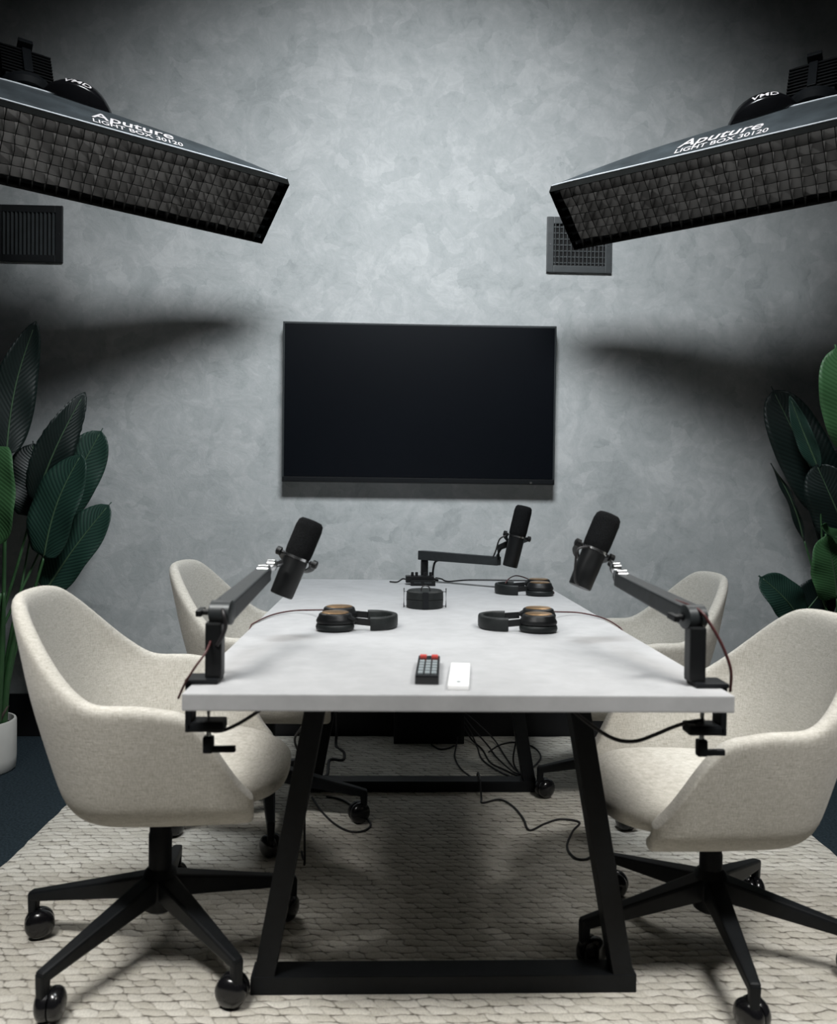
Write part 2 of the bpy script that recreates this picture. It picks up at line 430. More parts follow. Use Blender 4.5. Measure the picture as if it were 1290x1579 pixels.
for o, (loc, rz, lab), dz, da in zip(CHO, CH, (0, -.045, 0, -.04), (-3, -17, 43, 44)):
    for c in o.children:
        kind = c.name.split('.')[0]
        if kind in ('seat_shell', 'seat_cushion', 'tilt_mechanism', 'gas_column'): c.location.z += dz
        if kind == 'base_leg': c.rotation_euler.z = R(da)
    o.location = loc; o.rotation_euler = (0, 0, R(rz)); o['label'] = lab; o['category'] = 'chair'; o['group'] = 'ivory chairs around the table'

# ================================================================== MIC ARMS AND MICROPHONES
def mic(bot, top, side, label, loop=None, sc=1.0):
    bot, top, side = Vector(bot), Vector(top), Vector(side)
    ax = (top-bot).normalized(); L = (top-bot).length
    s = (side-ax*side.dot(ax)).normalized(); fwd = ax.cross(s).normalized()
    mw = Matrix((s, fwd, ax)).transposed().to_4x4(); mw.translation = bot+ax*L*.5
    t = thing('microphone', label, 'microphone', group='black microphones on boom arms'); t.matrix_world = mw
    h = L/2
    bm = B(); lathe(bm, [(.0265, -h), (.0285, -h+.003), (.0295, -h+.05), (.030, .0)], 28)
    obj('mic_body', bm, M_plast, t, smooth=True, angle=40)
    bm = B(); lathe(bm, [(.029, .0), (.0325, .006), (.0335, .02), (.0335, h-.022), (.031, h-.008), (.025, h-.0015), (.012, h)], 28)
    obj('windscreen', bm, M_foam, t, smooth=True)
    bm = B(); lathe(bm, [(.0300, -.004), (.0318, -.003), (.0318, .003), (.0300, .004)], 28)
    obj('mic_ring', bm, M_chrome, t, smooth=True, angle=40)
    bm = B()
    pts = [Vector((-.040, 0, 0)), Vector((-.039, .022, -.012)), Vector((-.022, .040, -.026)), Vector((0, .044, -.030)), Vector((.022, .040, -.026)), Vector((.039, .022, -.012)), Vector((.040, 0, 0))]
    pp = spline(pts, 4)
    for a, b in zip(pp, pp[1:]): bar(bm, a, b, .016, .004, up=(0, 0, 1) if abs((b-a).normalized().z) < .9 else (0, 1, 0))
    obj('yoke', bm, M_armgrey, t)
    for q in (-1, 1):
        bm = B(); lathe(bm, [(.005, 0), (.005, .006), (.0105, .008), (.0105, .018), (.008, .020)], 16, axisT((q*.034, 0, 0), (q, 0, 0)))
        obj('knob', bm, M_plast, t, smooth=True, angle=40)
    bm = B(); tube(bm, [(0, .036, -.03), (0, .052, -.05)], .011, 12)
    obj('swivel_mount', bm, M_chrome, t, smooth=True, angle=40)
    if loop:
        inv = mw.inverted(); obj_pts = [inv @ Vector(p) for p in loop]
        bm = B(); tube(bm, spline(obj_pts, 6), .003, 8); obj('mic_cable', bm, M_cable, t, smooth=True)
    return t, mw
ZT = .75
def arm_side(sg, base, postx, top, end, mount, label, cab):
    """clamped low profile arm; everything in world coordinates relative to base"""
    t = thing('microphone_stand', label, 'microphone stand', base, group='black clamped microphone boom arms')
    o = lambda p: off(p, base)
    bm = B(); box(bm, o((base[0]+sg*.004, base[1]-.002, ZT+.005)), (.062, .06, .009), bev=.003)
    obj('base_plate', bm, M_steel, t)
    bm = B(); bar(bm, o((postx, base[1], ZT+.008)), o((postx, base[1], top[2]-.016)), .032, .034, .004, up=(0, 1, 0)); obj('post', bm, M_plast, t)
    tp = Vector(top); en = Vector(end); d = (en-tp).normalized()
    bm = B(); side = d.cross(Vector((0, 0, 1))).normalized()
    T = axisT(o(tp-side*.022), side); lathe(bm, [(.018, 0), (.0235, .003), (.0235, .041), (.018, .044)], 24, T)
    j = obj('elbow_joint', bm, M_armgrey, t, smooth=True, angle=40)
    bm = B(); lathe(bm, [(.006, -.016), (.006, 0), (.009, 0)], 12, T); box(bm, o(tp-side*.042), (.012, .03, .012), bev=.003, rot=d.to_track_quat('Y', 'Z').to_matrix())
    obj('tension_lever', bm, M_plast, j)
    bm = B(); bar(bm, o(tp+d*.006), o(en), .042, .038, .004, .034, .030); obj('beam', bm, M_armgrey, t)
    bm = B(); bar(bm, o(tp+d*.05-Vector((0, 0, .0165))), o(en-d*.02-Vector((0, 0, .0145))), .022, .006, .001); obj('cable_cover', bm, M_steel, t)
    mt = Vector(mount)
    bm = B(); mid = en.lerp(mt, .5)+Vector((0, 0, .008))
    lathe(bm, [(.010, 0), (.016, .003), (.016, .027), (.010, .030)], 20, axisT(o(en+Vector((0, 0, .006))-side*.015), side))
    tube(bm, [o(en+Vector((0, 0, .006))), o(mid), o(mt)], .009, 12)
    lathe(bm, [(.008, 0), (.013, .003), (.013, .02), (.008, .023)], 20, axisT(o(mid-side*.012), side))
    obj('swivel_joint', bm, M_chrome, t, smooth=True, angle=40)
    # clamp under the tabletop
    ex = sg*.5
    bm = B(); box(bm, o((ex+sg*.008, base[1], .706)), (.012, .045, .098), bev=.003)
    box(bm, o((ex-sg*.022, base[1], .667)), (.072, .045, .020), bev=.006)
    cl = obj('table_clamp', bm, M_steel, t)
    bm = B(); tube(bm, [o((ex-sg*.026, base[1], .716)), o((ex-sg*.026, base[1], .640))], .006, 12)
    lathe(bm, [(.016, 0), (.016, .006)], 20, Matrix.Translation(o((ex-sg*.026, base[1], .712))))
    obj('clamp_screw', bm, M_chrome, cl, smooth=True, angle=40)
    bm = B(); bar(bm, o((ex-sg*.026, base[1], .645)), o((ex-sg*.026, base[1], .612)), .020, .020, .005, up=(0, 1, 0))
    bar(bm, o((ex-sg*.030, base[1], .619)), o((ex-sg*.030+.048, base[1]-.004, .621)), .012, .012, .003); obj('clamp_handle', bm, M_steel, cl)
    for pts, mm, r in cab:
        bm = B(); tube(bm, spline([o(p) for p in pts], 8), r, 8); obj('arm_cable', bm, mm, t, smooth=True)
    return t
arm_side(-1, (-.478, 1.615, ZT), -.463, (-.452, 1.625, .880), (-.418, 1.93, .925), (-.392, 2.005, .945),
    'black boom arm clamped to the front left corner of the tabletop',
    [([(-.468, 1.60, .83), (-.472, 1.575, .812), (-.490, 1.565, .785), (-.512, 1.585, .752), (-.528, 1.60, .72)], M_cabler, .0022),
     ([(-.462, 1.655, .90), (-.445, 1.600, .885), (-.440, 1.597, .855), (-.456, 1.599, .82)], M_cable, .004),
     ([(-.486, 1.60, .662), (-.452, 1.60, .658), (-.421, 1.61, .667), (-.380, 1.64, .688), (-.34, 1.72, .706)], M_cable, .0035)])
arm_side(1, (.478, 1.600, ZT), .458, (.458, 1.615, .880), (.398, 1.915, .922), (.398, 2.00, .950),
    'black boom arm clamped to the front right corner of the tabletop',
    [([(.44, 1.68, .905), (.462, 1.60, .896), (.480, 1.585, .871), (.504, 1.58, .827), (.520, 1.58, .783), (.524, 1.59, .74)], M_cabler, .003),
     ([(.478, 1.60, .681), (.46, 1.60, .680), (.428, 1.61, .668), (.39, 1.62, .648), (.352, 1.62, .635), (.313, 1.62, .638), (.275, 1.63, .657), (.239, 1.66, .682), (.20, 1.72, .712)], M_cable, .0038)])
mic((-.394, 2.05, .862), (-.322, 2.07, 1.045), (1, -.15, -.4), 'black broadcast microphone tilted over the left side of the table',
    None)
mic((.334, 2.05, .889), (.411, 2.07, 1.068), (1, .12, -.4), 'black broadcast microphone tilted over the right side of the table',
    [(.348, 2.01, .99), (.318, 2.00, .985), (.312, 2.0, .95), (.314, 2.01, .91), (.328, 2.03, .895)])
mic((.327, 3.20, .840), (.379, 3.20, 1.073), (1, .05, -.25), 'black broadcast microphone held upright at the far end before the wall',
    [(.312, 3.19, .96), (.285, 3.19, .945), (.272, 3.2, .90), (.262, 3.21, .872)])
# far arm
base = (.012, 3.47, ZT)
t = thing('microphone_stand', 'black boom arm standing horizontal at the far end of the table', 'microphone stand', base, group='black clamped microphone boom arms')
o = lambda p: off(p, base)
bm = B(); box(bm, o((.012, 3.48, ZT+.006)), (.07, .1, .010), bev=.003); obj('base_plate', bm, M_steel, t)
bm = B(); bar(bm, o((.012, 3.47, ZT+.01)), o((.012, 3.47, .842)), .030, .032, .004, up=(0, 1, 0)); obj('post', bm, M_plast, t)
bm = B(); bar(bm, o((-.005, 3.475, .862)), o((.290, 3.235, .858)), .036, .038, .003, .030, .034); obj('beam', bm, M_armgrey, t)
bm = B(); tube(bm, [o((.284, 3.24, .865)), o((.290, 3.24, .91)), o((.325, 3.245, .925)), o((.35, 3.24, .932))], .013, 12); obj('swivel_joint', bm, M_plast, t, smooth=True)
bm = B(); box(bm, o((.012, 3.565, .706)), (.045, .012, .098), bev=.003); box(bm, o((.012, 3.535, .667)), (.045, .072, .020), bev=.004)
cl = obj('table_clamp', bm, M_steel, t)
bm = B(); tube(bm, [o((.012, 3.53, .716)), o((.012, 3.53, .63))], .006, 10); obj('clamp_screw', bm, M_chrome, cl, smooth=True)
bm = B(); tube(bm, spline([o((.075, 3.41, .848)), o((.055, 3.45, .835)), o((.048, 3.47, .80)), o((.05, 3.48, .765)), o((.07, 3.49, .756))], 6), .0045, 8); obj('arm_cable', bm, M_cable, t, smooth=True)

# ================================================================== HEADPHONES
def headphones(loc, rz, sg, label, cab):
    """band curve towards local +x, cups towards -x, lying flat"""
    t = thing('headphones', label, 'headphones', loc, (0, 0, R(rz)), group='black over ear headphones on the tabletop')
    bm = B(); prev = None; n = 22; a0, a1 = -R(98), R(98)
    arc = []
    for i in range(n+1):
        a = a0+(a1-a0)*i/n; arc.append(Vector((.045+.062*math.cos(a), .070*math.sin(a), .019)))
    rings = []
    for i, p in enumerate(arc):
        d = (arc[min(i+1, n)]-arc[max(i-1, 0)]).normalized(); s = Vector((d.y, -d.x, 0)); rg = []
        for k in range(12):
            q = 2*math.pi*k/12; cx, cz = math.cos(q), math.sin(q)
            rg.append(bm.verts.new(p+s*(.0075*math.copysign(abs(cx)**.5, cx))+Vector((0, 0, .018*math.copysign(abs(cz)**.5, cz)))))
        rings.append(rg)
    for a, b in zip(rings, rings[1:]):
        for k in range(12): bm.faces.new((a[k], a[(k+1) % 12], b[(k+1) % 12], b[k]))
    bm.faces.new(rings[0][::-1]); bm.faces.new(rings[-1])
    obj('headband', bm, M_leather, t, smooth=True, angle=60)
    for q in (-1, 1):
        c = Vector((-.052+(.008 if q > 0 else -.004), q*.060, 0))
        bm = B()
        bar(bm, (.037, q*.070, .022), (-.004, q*.066, .026), .005, .018, .001)
        bar(bm, (-.002, q*.066, .026), (-.030, q*.050, .040), .026, .006, .002)
        bar(bm, (-.002, q*.066, .026), (-.030, q*.080, .040), .026, .006, .002)
        obj('yoke', bm, M_plast, t)
        bm = B()
        def oval(z, r, e=1.12): return [bm.verts.new(c+Vector((r*e*math.cos(2*math.pi*k/28), r*math.sin(2*math.pi*k/28), z))) for k in range(28)]
        def loft(pr):
            rg = [oval(z, r) for r, z in pr]
            for a, b in zip(rg, rg[1:]):
                for k in range(28): bm.faces.new((a[k], a[(k+1) % 28], b[(k+1) % 28], b[k]))
            bm.faces.new(rg[0][::-1]); bm.faces.new(rg[-1])
        loft([(.040, .020), (.0435, .022), (.0445, .028), (.042, .034), (.040, .037), (.0380, .0445), (.035, .047)])
        cup = obj('ear_cup', bm, M_plast, t, smooth=True, angle=40)
        bm = B(); loft([(.038, .001), (.044, .004), (.0455, .011), (.044, .018), (.038, .021)])
        obj('ear_pad', bm, M_leather, cup, smooth=True)
        bm = B(); loft([(.032, .0462), (.032, .0488), (.029, .0500)])
        obj('cup_plate', bm, M_bronze, cup, smooth=True, angle=40)
    if cab:
        inv = (Matrix.Translation(Vector(loc)) @ Matrix.Rotation(R(rz), 4, 'Z')).inverted()
        bm = B(); tube(bm, spline([inv @ Vector(p) for p in cab], 8), .0022, 8); obj('headphone_cable', bm, M_cabler, t, smooth=True)
    return t
headphones((-.222, 2.285, ZT), 4, 1, 'black headphones with bronze ear plates on the left side of the table',
    [(-.300, 2.36, .785), (-.36, 2.50, .765), (-.42, 2.54, .757), (-.47, 2.47, .755), (-.500, 2.33, .753), (-.506, 2.28, .745), (-.51, 2.24, .70), (-.512, 2.22, .64)])
headphones((.225, 2.285, ZT), 176, 1, 'black headphones with bronze ear plates on the right side of the table, nearer the front',
    [(.30, 2.36, .785), (.38, 2.50, .765), (.45, 2.54, .757), (.495, 2.45, .755), (.504, 2.32, .752), (.507, 2.27, .74), (.51, 2.24, .70), (.512, 2.22, .64)])
headphones((.372, 3.10, ZT), 178, 1, 'black headphones with a looped cable at the far right of the table',
    [(.30, 3.12, .785), (.325, 3.2, .795), (.36, 3.26, .80), (.40, 3.28, .79), (.46, 3.30, .762), (.487, 3.28, .756), (.483, 3.20, .756), (.478, 3.10, .754), (.455, 3.06, .756), (.43, 3.06, .77)])

# ================================================================== SMALL THINGS ON THE TABLE
t = thing('round_case', 'round black carry case with small loop at table centre', 'case', (-.018, 2.69, ZT))
bm = B(); lathe(bm, [(.055, .0), (.0585, .003), (.0595, .027), (.0575, .0285), (.0595, .030), (.0585, .052), (.052, .057), (.02, .060)], 40); obj('case_body', bm, M_leather, t, smooth=True, angle=40)
bm = B(); tube(bm, spline([(-.014, -.045, .058), (-.011, -.045, .070), (0, -.045, .074), (.011, -.045, .070), (.014, -.045, .058)], 6), .002, 8); obj('carry_loop', bm, M_cable, t, smooth=True)
bm = B(); bar(bm, (0, -.0605, .002), (0, -.0605, .055), .018, .003, up=(0, 1, 0)); obj('front_strap', bm, M_steel, t)
for q in (-1, 1):
    bm = B(); tube(bm, [(q*.067, -.01, .002), (q*.067, -.01, .063)], .0018, 8); tube(bm, [(q*.067, -.01, .006), (q*.056, -.01, .006)], .0018, 8); tube(bm, [(q*.067, -.01, .052), (q*.056, -.01, .052)], .0018, 8)
    obj('side_rod', bm, M_cable, t, smooth=True)
t = thing('audio_mixer', 'small black audio mixer with knobs at the far table edge', 'audio mixer', (-.005, 3.36, ZT))
bm = B(); box(bm, (-.006, .02, .022), (.112, .055, .026), bev=.002); box(bm, (.006, -.022, .011), (.098, .04, .020), bev=.002); obj('mixer_body', bm, M_plast, t)
for k, x in enumerate((-.035, -.018, .016, .038)):
    bm = B(); lathe(bm, [(.006, 0), (.0055, .014), (.004, .015)], 14, Matrix.Translation((x, .02, .035))); obj('knob', bm, M_gloss, t, smooth=True, angle=40)
for x in (-.016, .026):
    bm = B(); box(bm, (x, -.0425, .013), (.028, .002, .006)); obj('port_panel', bm, M_armgrey, t)
tag(cable('black_cable', [(-.064, 3.39, .768), (-.078, 3.40, .770), (-.10, 3.41, .756), (-.13, 3.44, .754)], .003, M_cable), 'short black cable leaving the left side of the mixer', 'cable')
tag(cable('black_cable', [(.055, 3.40, .775), (.08, 3.43, .768), (.11, 3.47, .754), (.2, 3.535, .754), (.35, 3.54, .754), (.48, 3.53, .754)], .003, M_cable), 'thin black cable running along the far table edge', 'cable')
t = thing('remote_control', 'black remote control with grey keys and red buttons', 'remote control', (-.052, 1.69, ZT), (0, 0, R(-4)))
bm = B(); box(bm, (0, 0, .009), (.046, .20, .018), bev=.003); obj('remote_body', bm, M_gloss, t)
for k in range(3):
    for j in range(5):
        bm = B(); box(bm, (-.013+.013*k, -.075+.027*j, .0185), (.010, .018, .003), bev=.001); obj('grey_key', bm, M_key, t)
for k in range(2):
    bm = B(); box(bm, (-.012+.024*k, .082, .0195), (.014, .016, .006), bev=.0015); obj('red_key', bm, M_red, t)
t = thing('remote_control', 'slim white remote control near the front table edge', 'remote control', (.008, 1.65, ZT), (0, 0, R(-6)))
bm = B(); box(bm, (0, 0, .005), (.040, .21, .010), bev=.003); obj('remote_body', bm, M_white, t)
bm = B(); lathe(bm, [(.004, 0), (.004, .001)], 16, Matrix.Translation((0, -.078, .010))); obj('round_key', bm, M_key, t)

# ================================================================== TELEVISION
xc = -.005; t = thing('television', 'large black flat television mounted on the grey wall', 'television', (xc, YW, 1.515))
W_, H_, YT = 1.226, .715, -.062
bm = B(); box(bm, (0, -.037, .004), (W_, .050, H_), bev=.003); obj('bezel', bm, M_bezel, t)
bm = B(); box(bm, (0, -.0625, .012), (W_-.018, .003, H_-.036)); obj('screen', bm, M_screen, t)
bm = B(); box(bm, (0, -.064, -.340), (W_-.006, .006, .020), bev=.002); ch = obj('bottom_strip', bm, M_steel, t)
bm = B(); box(bm, (.505, -.066, -.345), (.012, .008, .008), bev=.001); obj('power_sensor', bm, M_chrome, t)
bm = B(); box(bm, (0, -.007, 0), (.4, .014, .3)); obj('wall_bracket', bm, M_steel, t)

# ================================================================== VENTS
def vent(xm, zm, mf, label, hz):
    t = thing('wall_vent', label, 'vent', (xm, YW, zm), group='air vents high on the wall')
    w2, h2, b = .15, .126, .032
    bm = B()
    for q in (-1, 1):
        box(bm, (q*(w2-b/2), -.006, 0), (b, .012, 2*h2), bev=.003); box(bm, (0, -.006, q*(h2-b/2)), (2*(w2-b)+.002, .012, b), bev=.003)
    obj('vent_frame', bm, mf, t)
    bm = B(); box(bm, (0, -.0012, 0), (2*(w2-b)+.01, .002, 2*(h2-b)+.01)); obj('duct_shade_plate', bm, M_ductshade, t)  # flat plate on the solid wall, duct darkness put into its colour
    bm = B(); n = 13
    for i in range(n):
        x = -(w2-b)+(i+.5)*2*(w2-b)/n; bar(bm, (x, -.008, -(h2-b)), (x, -.008, h2-b), .0035, .012, up=(.5, 1, 0))
    if hz:
        for i in range(7):
            z = -(h2-b)+(i+.5)*2*(h2-b)/7; bar(bm, (-(w2-b), -.004, z), (w2-b, -.004, z), .003, .005)
    obj('louvres', bm, M_ventg, t)
    for q in (-1, 1):
        bm = B(); lathe(bm, [(.004, 0), (.003, .002)], 12, axisT((q*(w2-b/2), -.012, 0), (0, -1, 0))); obj('screw', bm, M_chrome, t)
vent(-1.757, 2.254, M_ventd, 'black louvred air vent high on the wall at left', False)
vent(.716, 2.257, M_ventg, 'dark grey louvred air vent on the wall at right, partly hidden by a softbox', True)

# ================================================================== SOFTBOXES
def text_bm(txt, size, shear=0.):
    cu = bpy.data.curves.new('t', 'FONT'); cu.body = txt; cu.size = size; cu.shear = shear; cu.align_x = 'CENTER'; cu.offset = size*.012
    o = bpy.data.objects.new('t', cu); COL.objects.link(o)
    dg = bpy.context.evaluated_depsgraph_get(); dg.update()
    me = bpy.data.meshes.new_from_object(o.evaluated_get(dg)); bm = B(); bm.from_mesh(me)
    bpy.data.objects.remove(o); bpy.data.curves.remove(cu); bpy.data.meshes.remove(me)
    bmesh.ops.triangulate(bm, faces=bm.faces); bmesh.ops.subdivide_edges(bm, edges=bm.edges, cuts=1)
    return bm
def softbox(C, rot, inner, label):
    t = thing('softbox', label, 'studio light', C, [R(a) for a in rot], group='strip softboxes hanging above the table')
    D = .26
    OX = -inner*.30
    def sec(s): return (.17+.43*(1-s**1.5), .065+.085*(1-s**1.25), D*s, 40-37*s**.35)
    def ox(s): return OX*s**1.2
    def S(x, s, side=-1):
        wx, wy, z, n = sec(s); q = min(1, abs(x-ox(s))/wx); return Vector((x, side*wy*(1-q**n)**(1/n), z))
    bm = B(); rings = []; N = 96
    for j in range(13):
        wx, wy, z, n = sec(j/12); rg = []
        for k in range(N):
            a = 2*math.pi*k/N; c, s_ = math.cos(a), math.sin(a)
            rr = (abs(c)**n+abs(s_)**n)**(-1/n)
            wr = 1+.012*math.sin(9*a+3*j*.2)*math.sin(math.pi*j/12)
            rg.append(bm.verts.new((ox(j/12)+wx*c*rr*wr, wy*s_*rr*wr, z)))
        rings.append(rg)
    for a, b in zip(rings, rings[1:]):
        for k in range(N): bm.faces.new((a[k], a[(k+1) % N], b[(k+1) % N], b[k]))
    bm.faces.new(rings[-1])
    obj('softbox_body', bm, M_nylon, t, smooth=True)
    # piping round the front edge and round the back ring
    for nm, s, r in (('front_piping', 0, .0035), ('back_seam', .93, .004)):
        bm = B(); wx, wy, z, n = sec(s); pts = []
        for k in range(97):
            a = 2*math.pi*k/96; c, s_ = math.cos(a), math.sin(a); rr = (abs(c)**n+abs(s_)**n)**(-1/n)
            pts.append((ox(s)+wx*c*rr*1.003, wy*s_*rr*1.01, z))
        tube(bm, pts, r, 6, caps=False); obj(nm, bm, M_pipe, t, smooth=True)
    bm = B(); box(bm, (0, 0, .036), (1.13, .25, .002)); obj('diffuser', bm, M_diff, t)
    # egg-crate grid
    bm = B(); g = -.035; nx, ny = 30, 7
    def strip(p, q, wob):
        n = 24 if abs(p[0]-q[0]) > .5 else 6; pv = None
        for i in range(n+1):
            f = i/n; x = p[0]+(q[0]-p[0])*f; y = p[1]+(q[1]-p[1])*f; w_ = wob*random.uniform(-1, 1)*(0 if i in (0, n) else 1)
            dx, dy = (0, w_) if n == 24 else (w_, 0)
            a = bm.verts.new((x, y, 0 if abs(abs(x)-.598) < .001 or abs(abs(y)-.149) < .001 else .026)); b = bm.verts.new((x+dx, y+dy, g+abs(w_)*.6))
            if pv: bm.faces.new((pv[0], a, b, pv[1]))
            pv = (a, b)
    for i in range(nx+1): x = -.598+1.196*i/nx; strip((x, -.149), (x, .149), 0 if i in (0, nx) else .0035)
    for j in range(ny+1): y = -.149+.298*j/ny; strip((-.598, y), (.598, y), 0 if j in (0, ny) else .003)
    go = obj('egg_crate_grid', bm, M_grid, t); sm = go.modifiers.new('s', 'SOLIDIFY'); sm.thickness = .0025
    # writing on the upper side panel
    def write(txt, size, xo, so, shear):
        bm = text_bm(txt, size, shear)
        for v in bm.verts:
            u, h = v.co.x+xo, v.co.y; s = so+h/ .235
            p = S(u, max(0, min(.9, s))); p2 = S(u, max(0, min(.9, s))+.02); tn = (p2-p).normalized()
            nrm = tn.cross(Vector((1, 0, 0))).normalized()
            if nrm.y > 0: nrm = -nrm
            v.co = p+nrm*.003
        obj('lettering', bm, M_print, t)
    write('Aputure', .085, .02, .25, .25); write('LIGHT BOX 30120', .040, .03, .08, .1)
    # lamp head behind the box
    bm = B(); lathe(bm, [(.085, D-.005), (.10, D+.01), (.10, D+.03), (.075, D+.04)], 32, Matrix.Translation((OX, 0, 0))); obj('speed_ring', bm, M_steel, t, smooth=True, angle=40)
    s = -inner
    bm = B()
    box(bm, (OX, 0, D+.13), (.15, .13, .20), bev=.012)
    for k in range(9): box(bm, (OX, 0, D+.055+k*.019), (.17, .145, .006), bev=.001)
    obj('lamp_head', bm, M_plast, t)
    bm = B(); T = axisT((OX+inner*.16, -.01, D-.03), (-s*.25, -.15, 1))
    lathe(bm, [(.135, 0), (.130, .03), (.112, .065), (.075, .095), (.02, .106)], 32, T)
    dm = obj('reflector_dome', bm, M_gloss, t, smooth=True)
    bt = text_bm('VMD', .034, .2); R3 = T.to_3x3(); want = Vector((.15*s, -1, .12))
    a0 = max((k*.05 for k in range(126)), key=lambda a: (R3 @ Vector((math.cos(a), math.sin(a), 0))).dot(want))
    sgn = 1 if (R3 @ Vector((-math.sin(a0), math.cos(a0), 0))).x > 0 else -1
    for v in bt.verts:
        a = a0+sgn*v.co.x/.10; hh = .018+v.co.y*.9; rr = .1345-max(0, hh-.02)*.25; v.co = T @ Vector((rr*math.cos(a), rr*math.sin(a), hh))
    obj('dome_marking', bt, M_print, dm)
    # yoke and boom to the side wall
    bm = B(); box(bm, (OX, -.08, D+.13), (.03, .012, .14), bev=.003); box(bm, (OX, .08, D+.13), (.03, .012, .14), bev=.003); box(bm, (OX, 0, D+.245), (.05, .175, .02), bev=.003)
    obj('lamp_yoke', bm, M_steel, t)
    mw = Matrix.Translation(Vector(C)) @ Euler([R(a) for a in rot]).to_matrix().to_4x4(); inv = mw.inverted()
    st = mw @ Vector((OX, 0, D+.25)); wx = -inner*(XW-.02)
    endp = Vector((wx, st.y-.25, st.z+.12))
    bm = B(); tube(bm, [inv @ st, inv @ endp], .016, 12)
    lathe(bm, [(.05, 0), (.05, .012)], 24, axisT(inv @ endp, inv.to_3x3() @ Vector((inner, 0, 0)))); obj('boom_pole', bm, M_steel, t, smooth=True, angle=40)
    # its light, aimed through the grid
    l = bpy.data.lights.new('softbox_light', 'AREA'); l.shape = 'RECTANGLE'; l.size = 1.12; l.size_y = .24; l.energy = SOFTBOX_W; l.spread = R(62); l.color = (1, .985, .95)
    lo = bpy.data.objects.new('softbox_light', l); COL.objects.link(lo); lo.parent = t; lo.location = (0, 0, .032)
softbox((-1.120, 3.115, 2.271), (-34.99, 1.97, 32.15), 1, 'black strip softbox with silver piping hanging at upper left')
softbox((1.045, 3.050, 2.255), (-32.83, -1.87, -34.16), -1, 'black strip softbox with silver piping hanging at upper right')

# ================================================================== PLANTS
def leaf(parent, base, tip, width, nrm, m, sag=0., fold=.12, blunt=.5, side_off=.0, ribm=None, ragged=0):
    """blade from base to tip (parent-local), nrm = facing direction, fold = V depth, sag = midrib curve"""
    base, tip, nrm = Vector(base), Vector(tip), Vector(nrm).normalized()
    d = tip-base; L = d.length; dn = d.normalized(); s = dn.cross(nrm).normalized(); nn = s.cross(dn).normalized()
    bm = B(); uvl = bm.loops.layers.uv.new('UVMap'); NV, NU = 30, 10; g = []
    mid = []
    for j in range(NV+1):
        v = j/NV
        w_ = width/2*(math.sin(math.pi*min(1, v**.72))**.62 if v < 1 else 0)
        if blunt > 0: w_ = width/2*max(0, (1-(2*abs(v-.46))**(2+2*blunt)))**.5*(1-.25*max(0, v-.5)) if 0 < v < 1 else 0
        w_ = max(w_, .002)
        c = base+d*v+nn*(sag*math.sin(math.pi*v))+s*(side_off*math.sin(math.pi*v)); mid.append(c.copy())
        row = []
        for i in range(NU+1):
            u = i/NU*2-1
            rg = ragged*math.sin(j*2.3+i)*abs(u)**3
            wav = .006*math.sin(v*14+u*2)*abs(u)
            row.append((bm.verts.new(c+s*(u*w_*(1+rg))+nn*(fold*w_*abs(u)**1.3+wav)), (i/NU, v)))
        g.append(row)
    for a, b in zip(g, g[1:]):
        for i in range(NU):
            q = (a[i], a[i+1], b[i+1], b[i]); f = bm.faces.new([x[0] for x in q])
            for lp, x in zip(f.loops, q): lp[uvl].uv = x[1]
    me = bpy.data.meshes.new('leaf'); bm.to_mesh(me); bm.free()
    for p in me.polygons: p.use_smooth = True
    lo = link('leaf', me, m, parent)
    so = lo.modifiers.new('s', 'SOLIDIFY'); so.thickness = .0012; so.offset = 0
    mid = mid[:-2]; bm = B(); n = len(mid)
    tube(bm, [p-nn*0+nn*.001 for p in mid], [.0045*(1-.75*i/n) for i in range(n)], 6); obj('midrib', bm, ribm or M_rib, lo, smooth=True)
    return lo
def stem(parent, pts, r, m=None):
    bm = B(); sp = spline(pts, 6); n = len(sp); tube(bm, sp, [r*(1-.45*i/n) for i in range(n)], 8); return obj('stem', bm, m or M_stem, parent, smooth=True)
def pot(parent, r, h):
    bm = B(); lathe(bm, [(r*.93, 0), (r*.98, .006), (r, .05), (r, h-.006), (r-.003, h), (r-.010, h), (r-.013, h-.03), (r-.013, h-.035)], 48)
    p = obj('pot', bm, M_pot, parent, smooth=True, angle=50)
    bm = B(); lathe(bm, [(r-.014, h-.06), (r-.012, h-.028), (r*.4, h-.022)], 32); obj('soil', bm, M_soil, p, smooth=True)
PL = (-1.745, 3.37, 0)
t = thing('potted_plant', 'tall broad leaved green plant in a white pot at left', 'plant', PL, group='broad leaved plants beside the wall')
pot(t, .135, .20)
lp = lambda x, z, y=3.5: (x-PL[0], y-PL[1], z)
F = (.15, -1, .1)
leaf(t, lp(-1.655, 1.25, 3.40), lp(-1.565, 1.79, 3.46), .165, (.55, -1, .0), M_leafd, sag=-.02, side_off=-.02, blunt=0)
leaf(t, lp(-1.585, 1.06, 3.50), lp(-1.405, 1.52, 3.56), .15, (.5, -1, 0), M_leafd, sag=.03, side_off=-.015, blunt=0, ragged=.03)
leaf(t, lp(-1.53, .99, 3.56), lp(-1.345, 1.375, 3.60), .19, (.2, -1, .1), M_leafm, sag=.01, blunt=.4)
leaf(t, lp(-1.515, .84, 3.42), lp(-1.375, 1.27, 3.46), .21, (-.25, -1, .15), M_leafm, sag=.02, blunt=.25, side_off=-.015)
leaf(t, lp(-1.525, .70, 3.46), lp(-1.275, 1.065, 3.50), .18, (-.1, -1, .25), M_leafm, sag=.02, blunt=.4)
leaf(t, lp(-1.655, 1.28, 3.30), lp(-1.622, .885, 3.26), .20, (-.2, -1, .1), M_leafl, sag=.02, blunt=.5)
leaf(t, lp(-1.62, 1.00, 3.58), lp(-1.66, 1.32, 3.66), .20, (.3, -1, 0), M_leafd, blunt=.5)
